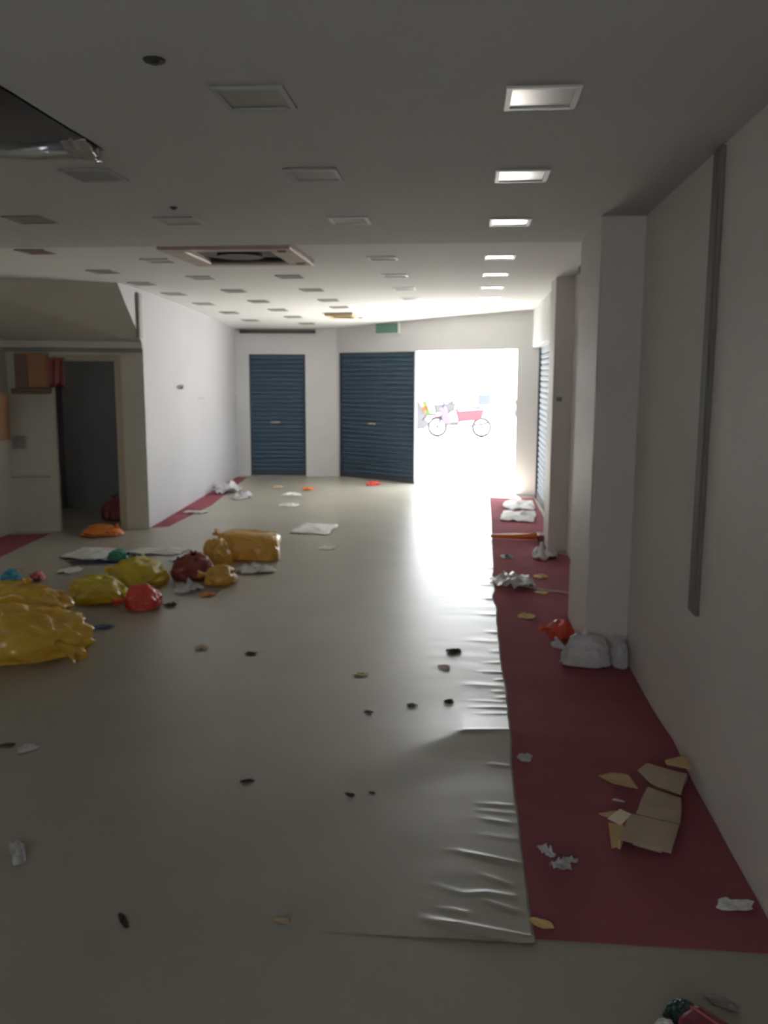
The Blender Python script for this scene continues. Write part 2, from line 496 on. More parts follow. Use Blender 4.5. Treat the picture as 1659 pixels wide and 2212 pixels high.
for y in (-0.36, 0.33):
    MB().box(s - 0.11, s - 0.05, y - 0.03, y + 0.03, -hh - 0.006, -hh).build('corner_cover', M['wood_dark'], t)
# beige vent further away
t = empty('ceiling_vent', (-1.79, 12.35, zc(-1.79, 12.35)), 'small tan ceiling vent far down the room near the front wall', 'vent')
for (x0, x1, y0, y1) in ((-.19, .19, -.3, -.25), (-.19, .19, .25, .3), (-.19, -.15, -.25, .25), (.15, .19, -.25, .25)):
    MB().box(x0, x1, y0, y1, -0.04, 0.02).build('frame', M['tan'], t)
for i in range(6):
    y = -0.21 + i * 0.084
    MB().hexa([(-.15, y, -.03), (.15, y, -.03), (.15, y + .05, -.012), (-.15, y + .05, -.012)],
              [(-.15, y, -.026), (.15, y, -.026), (.15, y + .05, -.008), (-.15, y + .05, -.008)]).build('slat', M['tan'], t)
# long dark slot over the left shutter
t = empty('linear_diffuser', (-3.16, 14.465, 2.385), 'long dark linear air slot above the left shutter', 'vent')
b = MB(); b.box(-0.62, 0.62, -0.01, 0.03, -0.03, 0.02); b.build('slot_body', M['dark_slot'], t)
MB().box(-0.62, 0.62, -0.025, -0.012, 0.02, 0.03).build('slot_lip', M['bezel_dark'], t)
MB().box(-0.60, 0.60, -0.02, -0.011, -0.010, -0.004).build('blade', M['bezel_dark'], t)
t.rotation_euler.z = math.atan2(F1[1] - F0[1], F1[0] - F0[0])
# the hole of a removed cassette, with foil lining hanging at its far edge
t = empty('ceiling_opening', ((HX0 + HX1) / 2, (HY0 + HY1) / 2, ZN), 'dark rectangular hole in the near ceiling at left with torn silver foil on its edge', 'ceiling hole')
hx, hy, dz = (HX1 - HX0) / 2, (HY1 - HY0) / 2, 0.42
b = MB()
b.poly([(-hx, hy, dz), (hx, hy, dz), (hx, hy, 0), (-hx, hy, 0)][::-1]); b.poly([(hx, -hy, 0), (hx, hy, 0), (hx, hy, dz), (hx, -hy, dz)])
b.poly([(-hx, -hy, 0), (-hx, hy, 0), (-hx, hy, dz), (-hx, -hy, dz)]); b.poly([(-hx, -hy, 0), (hx, -hy, 0), (hx, -hy, dz), (-hx, -hy, dz)])
b.poly([(-hx, -hy, dz), (hx, -hy, dz), (hx, hy, dz), (-hx, hy, dz)])
sh = b.build('shaft_lining', M['hole_dark'], t)
md = sh.modifiers.new('thickness', 'SOLIDIFY'); md.thickness = 0.012; md.offset = 1
rows = []
for i in range(7):
    rows.append([])
    for j in range(41):
        x = -hx + 2 * hx * j / 40
        u = i / 6
        rows[-1].append((x + 0.02 * N(x * 5, u * 3, 0, 1), hy - 0.005 - 0.028 * math.sin(u * 2.6) + 0.016 * N(x * 9, u * 4, 1, 2), 0.035 - 0.06 * u + 0.012 * N(x * 7, u * 2, 2, 3)))
fo = MB().grid(rows).build('foil_strip', M['foil'], t, smooth=True)
md = fo.modifiers.new('thickness', 'SOLIDIFY'); md.thickness = 0.002
rows = []
for i in range(12):
    rows.append([])
    for j in range(9):
        u, v = i / 11, j / 8
        rows[-1].append((hx - 0.08 + 0.11 * v - 0.07 * u + 0.02 * N(u * 6, v * 6, 0, 4), hy - 0.22 + 0.33 * u + 0.02 * N(u * 6, v * 6, 3, 5), -0.006 - 0.028 * abs(N(u * 5, v * 5, 1, 6)) - 0.03 * math.sin(u * 3.1) * v))
fo = MB().grid(rows).build('foil_flap', M['foil'], t, smooth=True)
md = fo.modifiers.new('thickness', 'SOLIDIFY'); md.thickness = 0.002
# spots on the ceiling
def knob(name, label, x, y, z, rad, m_):
    t = empty(name, (x, y, z), label, 'ceiling fitting')
    MB().tube([(0, 0, 0), (0, 0, -0.006)], [rad, rad * 0.9], 14).build('base_ring', m_, t)
    MB().tube([(0, 0, -0.006), (0, 0, -0.013)], [rad * 0.55, rad * 0.35], 12).build('cap', m_, t)
knob('sprinkler_cap', 'small dark round fitting on the bare near ceiling at upper left', -0.90, 2.56, ZN, 0.032, M['black'])
knob('sprinkler_cap', 'tiny dark round fitting beside a square light before the ceiling step', -1.57, 4.69, ZN, 0.02, M['black'])

# ================================================================ WALL FITTINGS
# green exit sign under the ceiling
p = on(F1, F2, -1.28); d = (Vector(F2) - Vector(F1)).normalized()
t = empty('exit_sign', (p[0], p[1], 2.405), 'green exit sign box high on the front wall over the wide shutter', 'sign', rz=math.atan2(d.y, d.x))
bevel(MB().box(-0.24, 0.24, -0.05, 0.0, -0.085, 0.085).build('housing', M['white_plastic'], t), 0.008)
MB().box(-0.225, 0.225, -0.056, -0.049, -0.075, 0.075).build('sign_face', M['exit_green'], t)
MB().box(-0.2, 0.2, -0.03, -0.01, 0.085, 0.11).build('mounting_bar', M['white_plastic'], t)
# vertical cable trunking on the right wall
t = empty('cable_trunking', (X_R, 3.64, 0.69), 'tall narrow grey cable trunking running up the near right wall', 'trunking')
bevel(MB().box(-0.018, 0.0, -0.055, 0.055, 0.0, ZN - 0.70).build('channel', M['trunk_dark'], t), 0.004)
MB().box(-0.023, -0.018, -0.04, 0.04, 0.01, ZN - 0.71).build('cover_strip', M['trunk_dark'], t)
# junction box and wall marks
t = empty('junction_box', (X_R, 7.45, 2.50), 'small dark grey box in the ceiling corner of the right wall past the first pilaster', 'box')
bevel(MB().box(-0.07, 0, -0.09, 0.09, -0.03, 0.055).build('body', M['trunk'], t), 0.006)
MB().box(-0.078, -0.07, -0.07, 0.07, -0.02, 0.045).build('lid', M['shutter_dark'], t)
def plate(name, label, px, py, z, wx, wz, rz, m_):
    t = empty(name, (px, py, z), label, 'bracket', rz=rz)
    bevel(MB().box(-wx, wx, -0.012, 0, -wz, wz).build('plate', m_, t), 0.003)
    MB().box(-wx * .6, wx * .6, -0.03, -0.012, -wz * .5, wz * .3).build('lip', m_, t)
lw = math.atan2(L1[1] - L0[1], L1[0] - L0[0])
def onl(y): return L0[0] + (L1[0] - L0[0]) * (y - L0[1]) / (L1[1] - L0[1])
plate('wall_bracket', 'larger grey bracket on the white left wall at eye height', onl(10.76), 10.76, 1.52, 0.17, 0.03, lw + math.pi, M['trunk'])
plate('wall_bracket', 'thin grey bracket on the white left wall nearer the front corner', onl(11.87), 11.87, 1.355, 0.2, 0.012, lw + math.pi, M['trunk'])
plate('wall_bracket', 'tiny grey plate on the face of the second pilaster', 0.835, 8.45, 1.453, 0.025, 0.02, 0, M['trunk'])
t = empty('grey_band', (-3.478, 9.0, 2.05), 'short vertical grey duct on the white end face under the stairs', 'band')  # raised grey upright band on the end face
bevel(MB().box(-0.005, 0.035, 0.06, 0.16, 0.0, 0.46).build('channel', M['trunk'], t), 0.004)
MB().box(0.035, 0.04, 0.075, 0.145, 0.01, 0.45).build('cover_strip', M['trunk'], t)

# things on the doorway wall at left
dn = math.atan2(D1[1] - D0[1], D1[0] - D0[0])
t = empty('wall_cabinet', (-4.50, 8.90, 1.47), 'brown wooden box cabinet hung high beside the dark doorway', 'cabinet', rz=dn)
bevel(MB().box(-0.15, 0.13, -0.30, -0.02, 0.06, 0.41).build('body', M['wood'], t), 0.008)
MB().box(-0.01, 0.125, -0.315, -0.30, 0.07, 0.40).build('door', M['wood'], t)
MB().box(-0.145, -0.02, -0.315, -0.30, 0.07, 0.40).build('door', M['wood_dark'], t)
MB().box(-0.19, 0.14, -0.32, -0.02, 0.0, 0.055).build('shelf', M['wood_dark'], t)
t = empty('maroon_cloth', (-4.335, 8.94, 1.54), 'maroon cloth hanging at the upper left corner of the dark doorway', 'cloth', rz=dn)
rows = []
for i in range(9):
    rows.append([(-0.09 + 0.022 * j + 0.006 * N(i * .5, j * .5, 0, 8), -0.04 + 0.012 * math.sin(j * 1.9 + i * 0.3), 0.29 - 0.036 * i + 0.01 * math.sin(j * 1.3)) for j in range(10)])
cl = MB().grid(rows).build('hanging_cloth', M['maroon'], t, smooth=True)
md = cl.modifiers.new('thickness', 'SOLIDIFY'); md.thickness = 0.006
MB().box(-0.1, 0.12, -0.045, -0.022, 0.285, 0.30).build('hanging_rail', M['wood_dark'], t)
t = empty('wall_box', (X_L, 8.15, 1.02), 'orange-brown wooden box hung on the left side wall at the photo edge', 'box')
bevel(MB().box(0, 0.22, -0.35, 0.28, 0.0, 0.46).build('body', M['wood'], t), 0.006)
MB().box(0.22, 0.232, -0.33, 0.26, 0.03, 0.43).build('door', M['wood'], t)
MB().box(0.232, 0.245, -0.05, -0.03, 0.18, 0.28).build('handle', M['wood_dark'], t)
t = empty('wall_socket', (-4.70, 8.855, 0.98), 'grey double socket box on the wall left of the dark doorway', 'socket', rz=dn)
bevel(MB().box(-0.07, 0.06, -0.05, 0.0, -0.09, 0.03).build('box_body', M['trunk'], t), 0.006)
MB().box(-0.055, 0.045, -0.056, -0.05, -0.07, 0.01).build('face_plate', M['bezel_dark'], t)
t = empty('wall_rail', (-4.62, 8.885, 0.56), 'low brown timber rail on the wall left of the doorway', 'rail', rz=dn)
bevel(MB().box(-0.2, 0.2, -0.02, 0.0, -0.05, 0.05).build('rail', M['soffit'], t), 0.005)
MB().box(-0.2, 0.2, -0.03, -0.02, 0.02, 0.045).build('bead', M['frame'], t)

# ================================================================ FLOOR COVERINGS
WR = [  # wrinkles of the vinyl sheet: points, height, half width
    ([(-0.012, 2.885), (0.163, 2.826)], .018, .013), ([(0.067, 2.745), (0.142, 2.70)], .010, .012),
    ([(-0.077, 2.665), (0.006, 2.626), (0.081, 2.641), (0.154, 2.628)], .010, .014),
    ([(0.08, 2.596), (0.158, 2.554)], .010, .012), ([(-0.058, 2.544), (0.007, 2.527)], .009, .012),
    ([(-0.091, 2.481), (-0.013, 2.461), (0.21, 2.412)], .024, .014),
    ([(0.064, 3.247), (0.172, 3.239)], .006, .014), ([(0.072, 3.124), (0.158, 3.105)], .007, .014),
    ([(0.05, 3.19), (0.18, 3.18)], .004, .014), ([(0.05, 3.01), (0.17, 2.99)], .004, .018), ([(0.10, 3.60), (0.18, 3.585)], .006, .014),
    ([(-0.02, 3.895), (0.221, 3.925)], .012, .016), ([(0.051, 4.25), (0.225, 4.256)], .014, .014), ([(0.062, 4.155), (0.221, 4.17)], .009, .014),
    ([(0.093, 4.813), (0.227, 4.803)], .016, .016), ([(0.138, 4.505), (0.191, 4.497)], .010, .02), ([(0.0, 4.60), (0.15, 4.585)], .009, .03),
    ([(0.133, 5.616), (0.216, 5.594)], .018, .022), ([(0.15, 5.2), (0.21, 5.19)], .012, .02), ([(0.02, 5.42), (0.16, 5.40)], .008, .03),
    ([(0.10, 6.05), (0.21, 6.03)], .014, .026), ([(0.13, 6.5), (0.22, 6.48)], .02, .03), ([(0.08, 6.95), (0.23, 6.93)], .014, .03),
    ([(0.12, 7.6), (0.24, 7.57)], .016, .035), ([(0.05, 8.3), (0.24, 8.26)], .014, .04), ([(0.12, 4.98), (0.22, 4.985)], .01, .016),
    ([(0.16, 4.68), (0.22, 4.685)], .014, .014), ([(0.17, 4.41), (0.225, 4.405)], .012, .014), ([(0.02, 4.35), (0.17, 4.345)], .006, .014),
]
WR = [([Vector(p) for p in a], h, w) for a, h, w in WR]
def wrinkle(x, y):
    if x < -0.3: return 0.0
    z = 0.0; P = Vector((x, y))
    for pts, h, w in WR:
        if abs(y - pts[0].y) > 0.25: continue
        best = 9; bt = 0; nseg = len(pts) - 1
        for i in range(nseg):
            a, c = pts[i], pts[i + 1]; d = c - a
            t = max(-0.3 if i == 0 else 0, min(1.15 if i == nseg - 1 else 1, (P - a).dot(d) / d.length_squared))
            q = (P - a - d * t).length
            if q < best: best = q; bt = (i + t) / nseg
        if best < 3 * w:
            taper = min(1.0, max(0.0, (bt + 0.28) / 0.9))
            z += (0.55 if y < 3.95 else 0.38) * h * taper * math.exp(-(best / w) ** 2)
    return z
EDGE = [(2.40, .219), (3.45, .207), (3.92, .219), (4.48, .222), (4.93, .213), (5.28, .212), (5.8, .214), (6.2, .222), (6.56, .200), (6.79, .225), (7.2, .214), (7.55, .235), (8.87, .255), (10.4, .28), (12.7, .30)]
def edge_x(y):
    for (a, xa), (c, xc) in zip(EDGE, EDGE[1:]):
        if y <= c:
            t = max(0, (y - a) / (c - a)); return xa + (xc - xa) * t + 0.004 * N(y * 9, 0, 0, 5)
    return EDGE[-1][1]
ys = []
y = 2.395
while y < 12.62:
    ys.append(y); y += 0.0095 if y < 3.4 else 0.012 if y < 5.0 else 0.02 if y < 9 else 0.06
us = [-3.3, -2.6, -2.0, -1.5, -1.1, -0.85, -0.65, -0.5, -0.4, -0.34] + [-0.30 + 0.02 * i for i in range(15)] + [-0.01 + 0.01 * i for i in range(22)]
rows = []
for y in ys:
    ex = edge_x(y)
    row = []
    for u in us:
        x = u if u < -0.3 else -0.3 + (u + 0.3) / 0.5 * (ex + 0.3)
        q = min(1.0, max(0.0, (x + 0.6) / 0.6)); lift = 0.0006 + 0.0039 * max(q * q, min(1.0, max(0.0, (y - 2.42) / 0.6)))   # lies flat at its left near end
        z = hump(x, y) + lift + wrinkle(x, y)
        if x > -0.5: z += 0.0022 * (0.5 + 0.5 * N(x * 1.5, y * 9, 0, 3)) * min(1, (x + 0.5) / 0.5)
        row.append((x, y, z))
    row.append((ex + 0.001, y, hump(ex, y) + 0.0018))
    rows.append(row)
sheet = MB().grid(rows).build('vinyl_sheet', M['vinyl'], smooth=True)
tag(sheet, 'beige vinyl floor sheet with a wavy wrinkled right edge lying beside the red carpet', 'floor sheet')

def carpet(name, label, poly_rows):
    rows = [[(x, y, hump(x, y) + 0.0035) for x, y in r] for r in poly_rows]
    b = MB().grid(rows)
    border = []
    o = b.build(name, M['carpet'], smooth=False)
    md = o.modifiers.new('thickness', 'SOLIDIFY'); md.thickness = 0.0028; md.offset = -1
    return tag(o, label, 'carpet')
cr = []
y = 2.425
while y < 12.35:
    cr.append([(0.15 + (X_R - 0.002 - 0.15) * i / 12, y) for i in range(13)]); y += 0.05 if y < 4.8 else 0.2
def clipx(x, y):
    if 5.1 < y < 6.06: return min(x, 0.704)
    if 8.40 < y < 8.97: return min(x, 0.77)
    if y >= 8.9: return min(x, 0.9)
    return x
cr = [[(clipx(x, y), y) for x, y in r] for r in cr]
carpet('carpet_runner', 'long dark red carpet strip along the right wall', cr)
carpet('carpet_runner', 'short red carpet strip at the foot of the white left wall',
       [[(onl(y) + 0.006, y), (onl(y) + 0.36 - 0.035 * (y - 9.3), y + 0.2 * (y < 9.5))] for y in (9.27, 9.8, 10.5, 11.2, 12, 13, 14.2)])
carpet('carpet_runner', 'dark red carpet strip at the photo left edge below the hung brown box',
       [[(X_L + 0.006, y), (-4.27 - 0.1 * (y - 7.5) , y + 0.12 * (y > 8.6))] for y in (6.2, 7, 7.8, 8.4, 8.66)])

# ================================================================ RUBBISH
def blob(sx, sy, sz, seed, fold=0.16, freq=2.2, flat=0.22, sub=5, stretch=None, neck=None):
    """A slumped crumpled bag: returns an MB; base at z=0."""
    import bmesh
    bm = bmesh.new()
    bmesh.ops.create_icosphere(bm, subdivisions=sub, radius=1)
    for v in bm.verts:
        d = v.co.normalized()
        r = 1 + 0.22 * N(d.x * 1.3, d.y * 1.3, d.z * 1.3, seed)
        rid = 1 - abs(N(d.x * freq, d.y * freq, d.z * freq, seed + 5)) * 2.2
        r += fold * 0.8 * rid
        r += 0.05 * (1 - 2 * abs(N(d.x * 5, d.y * 5, d.z * 5, seed + 9)))
        r += 0.03 * (1 - 3 * abs(N(d.x * 9, d.y * 9, d.z * 9, seed + 12)))
        if neck is not None:
            k = max(0, d.dot(neck)); r += 0.35 * k ** 10
            ang = math.atan2(*(d - neck * d.dot(neck)).to_2d()[:])
            r += 0.05 * math.sin(ang * 11) * k ** 2
        p = d * r
        if stretch: p = stretch(p)
        z = p.z
        z = -flat + (z + flat) * 0.08 if z < -flat else z
        v.co = (p.x * sx, p.y * sy, (z + flat * 1.08) * sz)
    zmin = min(v.co.z for v in bm.verts)
    zmax = max(v.co.z for v in bm.verts)
    for v in bm.verts: v.co.z = (v.co.z - zmin)
    b = MB(); bm.verts.index_update()
    b.v = [tuple(v.co) for v in bm.verts]; b.f = [tuple(v.index for v in f.verts) for f in bm.faces]
    bm.free()
    return b
def tail(base, direction, length, width, seed):
    """gathered, flared end of a tied bag"""
    b = MB(); base = Vector(base); d = Vector(direction).normalized()
    a = d.cross(Vector((0, 0, 1)))
    if a.length < 0.01: a = Vector((1, 0, 0))
    a.normalize(); c = a.cross(d)
    rows = []
    for i in range(7):
        t = i / 6
        rr = width * (0.22 + 0.1 * math.cos(t * 3) + 0.9 * max(0, t - 0.25) ** 1.2)
        row = []
        for k in range(17):
            g = 2 * math.pi * k / 16
            w = rr * (1 + 0.35 * math.sin(g * 4 + seed) * t)
            row.append(base + d * (length * t * (1 + 0.15 * math.sin(g * 3 + seed))) + a * math.cos(g) * w + c * math.sin(g) * w * 0.55)
        rows.append(row)
    b.grid(rows)
    return b
def bag(name, label, x, y, sx, sy, sz, m_, seed, rz=0.0, tails=(), cat='rubbish bag', group='plastic rubbish bags on the floor', **kw):
    t = empty(name, (x, y, fz(x, y)), label, cat, group, rz)
    nk = None
    b = blob(sx, sy, sz, seed, **kw)
    b.build('bag_body', m_, t, smooth=True)
    for (bx, by, bz, dx, dy, dz, ln, wd) in tails:
        k = tail((bx, by, bz), (dx, dy, dz), ln, wd, seed).build('tied_end', m_, t, smooth=True)
        md = k.modifiers.new('thickness', 'SOLIDIFY'); md.thickness = 0.003
    return t
bag('rubbish_bag', 'large crumpled yellow plastic bag in front at the left photo edge', -2.70, 4.80, 0.40, 0.24, 0.205, M['yellow'], 3, 0.3,
    [(0.30, -0.16, 0.11, 1, -0.55, -0.45, 0.17, 0.085)], fold=0.2, freq=2.6)
bag('rubbish_bag', 'taller yellow plastic bag behind the large front bag at the left edge', -3.08, 5.50, 0.34, 0.20, 0.19, M['yellow'], 11, 0.2,
    [(0.12, 0.0, 0.22, 0.3, 0, 1, 0.07, 0.06)], fold=0.2, freq=2.4)
bag('rubbish_bag', 'small lemon yellow bag with a pointed end beside the red ball-like bag', -2.73, 6.15, 0.19, 0.18, 0.125, M['yellow_b'], 21, -0.1,
    [(0.17, -0.02, 0.07, 1, -0.15, -0.35, 0.13, 0.06)])
bag('rubbish_bag', 'round red-orange plastic bag on the floor among the yellow bags', -2.31, 5.95, 0.115, 0.13, 0.125, M['red'], 29, 0.2,
    [(-0.10, -0.03, 0.07, -1, -0.2, -0.2, 0.10, 0.06)], fold=0.08)
bag('rubbish_bag', 'slumped lemon yellow bag lying flat behind the red bag', -2.62, 6.68, 0.20, 0.20, 0.145, M['yellow_b'], 37, 0.1,
    [(-0.17, 0.05, 0.09, -1, 0.2, 0.1, 0.11, 0.06)], fold=0.18)
bag('rubbish_bag', 'dark maroon plastic bag between the flat yellow bag and the ochre bags', -2.25, 6.92, 0.145, 0.15, 0.15, M['maroon'], 41, 0,
    [(0.0, -0.02, 0.165, 0.3, 0.0, 1, 0.06, 0.05)])
bag('rubbish_bag', 'upright ochre yellow bag leaning against the biggest ochre bag', -2.17, 7.33, 0.13, 0.12, 0.17, M['ochre'], 43, 0,
    [(0.0, 0.0, 0.195, -0.2, 0, 1, 0.06, 0.05)])
bag('rubbish_bag', 'small ochre bag on the floor in front of the maroon bag', -1.97, 6.74, 0.115, 0.11, 0.105, M['ochre'], 47, 0.4,
    [(-0.1, 0, 0.08, -1, 0.1, 0.1, 0.07, 0.05)])
def boxy(p):
    q = Vector([math.copysign(abs(c) ** 0.62, c) for c in p]); return q
bag('rubbish_bag', 'biggest ochre yellow bag, drum shaped, at the far end of the bag heap', -2.00, 7.80, 0.28, 0.22, 0.185, M['ochre'], 53, 0.05,
    [(-0.22, -0.02, 0.19, -1, 0.0, 0.5, 0.10, 0.06)], fold=0.07, stretch=boxy)
bag('rubbish_bag', 'small orange bag on the floor at the foot of the dark doorway', -3.80, 8.72, 0.17, 0.12, 0.085, M['orange'], 59, 0.3,
    [(0.1, 0, 0.08, 1, 0, 0.3, 0.07, 0.04)])
bag('rubbish_bag', 'dark red bag standing in the shadow inside the doorway', -4.08, 9.75, 0.13, 0.12, 0.16, M['maroon'], 61, 0,
    [(0, 0, 0.22, 0, 0, 1, 0.06, 0.05)])
# white bag with a red bag behind it, at the first pilaster
bag('rubbish_bag', 'crumpled white plastic bag at the foot of the first pilaster', 0.695, 5.00, 0.118, 0.075, 0.125, M['film'], 67, 0.0,
    [(-0.1, 0.05, 0.07, -1, 0.4, 0.5, 0.09, 0.05)], fold=0.25, freq=3)
bag('rubbish_bag', 'grey white plastic bag against the right wall beside the pilaster', 0.886, 5.0, 0.042, 0.075, 0.115, M['film'], 71, 0,
    [(0.0, 0.0, 0.13, 0.0, 0, 1, 0.04, 0.04)], fold=0.2)
bag('rubbish_bag', 'red and orange bag behind the white bag at the pilaster', 0.60, 5.55, 0.075, 0.085, 0.075, M['red'], 73, 0.3,
    [(-0.06, 0, 0.06, -1, 0.1, 0.1, 0.07, 0.035)])

def scrap(name, label, cat, x, y, w, d, h, m_, seed, rz=0.0, group=None, th=0.0012, dense=False, spikes=0.35, square=0.0):
    """a crumpled or flat torn piece lying on the floor"""
    nr, ns = (7, 26) if dense else (4, 16)
    rr = random.Random(seed)
    rad = [1 + spikes * N(math.cos(2 * math.pi * k / ns) * 1.6, math.sin(2 * math.pi * k / ns) * 1.6, 0, seed) * 1.4 for k in range(ns)]
    if square:
        rad = [q * min(1.35, 1 / max(abs(math.cos(2 * math.pi * (k + 0.5) / ns)), abs(math.sin(2 * math.pi * (k + 0.5) / ns)))) ** square for k, q in enumerate(rad)]
    topv = []
    for i in range(nr + 1):
        t = i / nr
        row = []
        for k in range(ns):
            g = 2 * math.pi * k / ns
            q = t * rad[k]
            px, py = math.cos(g) * q * w / 2, math.sin(g) * q * d / 2
            z = h * (abs(N(math.cos(g) * t * 2.3, math.sin(g) * t * 2.3, 1, seed + 2)) * 1.7 * (1 - 0.5 * t) + 0.12 * (1 - t * t))
            row.append((px, py, z + 0.001 + th))
        topv.append(row)
    b = MB(); o = 0
    b.v = [topv[0][0]] + [p for row in topv[1:] for p in row]
    n1 = len(b.v)
    b.v += [(p[0], p[1], p[2] - th) for p in b.v]
    for off, flip in ((0, False), (n1, True)):
        for k in range(ns):
            k2 = (k + 1) % ns
            f = (off, off + 1 + k, off + 1 + k2); b.f.append(f[::-1] if flip else f)
            for i in range(nr - 1):
                a = off + 1 + i * ns
                f = (a + k, a + ns + k, a + ns + k2, a + k2); b.f.append(f[::-1] if flip else f)
    e = 1 + (nr - 1) * ns
    for k in range(ns):
        k2 = (k + 1) % ns
        b.f.append((e + k, n1 + e + k, n1 + e + k2, e + k2))
    ob = b.build(name, m_, smooth=dense)
    ob.location = (x, y, fz(x, y)); ob.rotation_euler = (0, 0, rz)
    return tag(ob, label, cat, group)

# plastic wraps among the bags
scrap('plastic_wrap', 'clear crumpled plastic wrap in front of the biggest ochre bag', 'plastic wrap', -1.80, 7.25, 0.34, 0.32, 0.075, M['film'], 101, dense=True)
scrap('plastic_wrap', 'clear crumpled plastic wrap before the maroon bag and small ochre bag', 'plastic wrap', -2.16, 6.50, 0.22, 0.22, 0.085, M['film'], 102, dense=True)
o = scrap('glint_scrap', 'small cream strip standing in for a glint beside the biggest ochre bag', 'scrap', -1.86, 7.47, 0.075, 0.05, 0.03, M['cream'], 103)  # cream piece paints the bright glint of the plastic wrap
scrap('paper_sheet', 'large white paper sheet on the floor left of the bag heap', 'paper', -3.48, 7.78, 0.42, 0.5, 0.05, M['paper'], 104, dense=True, spikes=0.15, square=1.0)
scrap('paper_sheet', 'long white paper lying behind the flat lemon yellow bag', 'paper', -2.90, 7.93, 0.52, 0.28, 0.04, M['paper'], 105, dense=True, spikes=0.2, square=1.0)
scrap('paper_sheet', 'small white paper near the teal ball at the left edge', 'paper', -3.36, 7.07, 0.17, 0.2, 0.03, M['paper'], 106, square=1.0)
scrap('dark_strip', 'long dark plastic strip in front of the large white paper', 'strip', -3.30, 7.38, 0.50, 0.10, 0.03, M['navy'], 107, 0.12, spikes=0.15)
bag('green_pouch', 'small green plastic pouch beside the large white paper', -3.16, 7.58, 0.075, 0.08, 0.065, M['green'], 108, 0, [(0.05, 0, 0.04, 1, 0, 0.2, 0.05, 0.03)], cat='pouch', group=None)
scrap('plastic_scrap', 'dark blue plastic scrap right of the green pouch', 'scrap', -3.0, 7.62, 0.13, 0.14, 0.05, M['navy'], 109)
scrap('plastic_scrap', 'bright blue plastic scrap next to the maroon bag', 'scrap', -2.56, 7.45, 0.13, 0.14, 0.06, M['blue'], 110)
scrap('plastic_scrap', 'flat blue plastic scrap on the floor right of the front yellow bags', 'scrap', -2.39, 5.43, 0.13, 0.10, 0.018, M['blue'], 111, 0.1)
bag('teal_pouch', 'teal blue round plastic pouch on the floor at the left photo edge', -3.70, 6.68, 0.062, 0.07, 0.06, M['cyan'], 112, 0, [(0.03, 0, 0.05, 0.3, 0, 1, 0.03, 0.025)], cat='pouch', group=None)
scrap('plastic_scrap', 'tan and orange scrap just behind the teal pouch', 'scrap', -3.82, 6.95, 0.17, 0.14, 0.03, M['tan'], 113)
bag('pink_pouch', 'small faded pink pouch on the floor right of the teal pouch', -3.49, 6.72, 0.05, 0.06, 0.045, M['pink'], 114, 0, [(-0.03, 0, 0.03, -1, 0, 0.2, 0.03, 0.02)], cat='pouch', group=None)
scrap('plastic_scrap', 'black plastic scrap to the right of the round red bag', 'scrap', -2.13, 6.02, 0.10, 0.14, 0.03, M['black'], 115)
scrap('plastic_scrap', 'dark scrap tucked between the lemon yellow bags', 'scrap', -2.46, 6.36, 0.14, 0.10, 0.05, M['brown_scrap'], 116)
scrap('orange_scrap', 'flat orange scrap on the floor before the clear plastic wrap', 'scrap', -1.965, 6.36, 0.13, 0.13, 0.02, M['orange'], 117, spikes=0.2)
# far debris
scrap('plastic_wrap', 'pale pink white plastic heap on the short red carpet by the left wall', 'plastic wrap', -3.46, 12.35, 0.40, 0.75, 0.16, M['film'], 120, dense=True)
scrap('plastic_wrap', 'clear plastic piece on the floor beside the short red carpet', 'plastic wrap', -3.08, 11.75, 0.24, 0.5, 0.09, M['film'], 121, dense=True)
scrap('paper_sheet', 'white paper strip lying across the short red carpet', 'paper', -3.30, 10.35, 0.26, 0.16, 0.03, M['paper'], 122, square=1.0)
scrap('orange_scrap', 'tiny orange scrap far off before the pale column', 'scrap', -2.36, 12.75, 0.18, 0.32, 0.05, M['orange'], 123)
scrap('plastic_scrap', 'tiny tan scrap far off before the narrow shutter', 'scrap', -2.85, 12.9, 0.18, 0.26, 0.03, M['tan'], 124)
scrap('red_scrap', 'small red scrap on the floor at the foot of the wide shutter', 'scrap', -1.47, 13.5, 0.24, 0.4, 0.06, M['red'], 125, spikes=0.2)
scrap('paper_sheet', 'pale scrap of paper in the far floor before the shutters', 'paper', -2.46, 12.1, 0.28, 0.26, 0.03, M['paper'], 126, square=1.0)
scrap('paper_sheet', 'pale torn paper midway between the far shutters and the bag heap', 'paper', -2.30, 11.1, 0.26, 0.26, 0.025, M['paper'], 127, square=1.0)
scrap('paper_sheet', 'white sheet on the open floor behind the biggest ochre bag', 'paper', -1.66, 9.35, 0.42, 0.62, 0.035, M['paper'], 128, dense=True, spikes=0.15, square=1.0)
scrap('paper_sheet', 'thin pale paper scrap right of the bag heap on the open floor', 'paper', -1.35, 8.30, 0.16, 0.16, 0.012, M['paper'], 129, square=1.0)
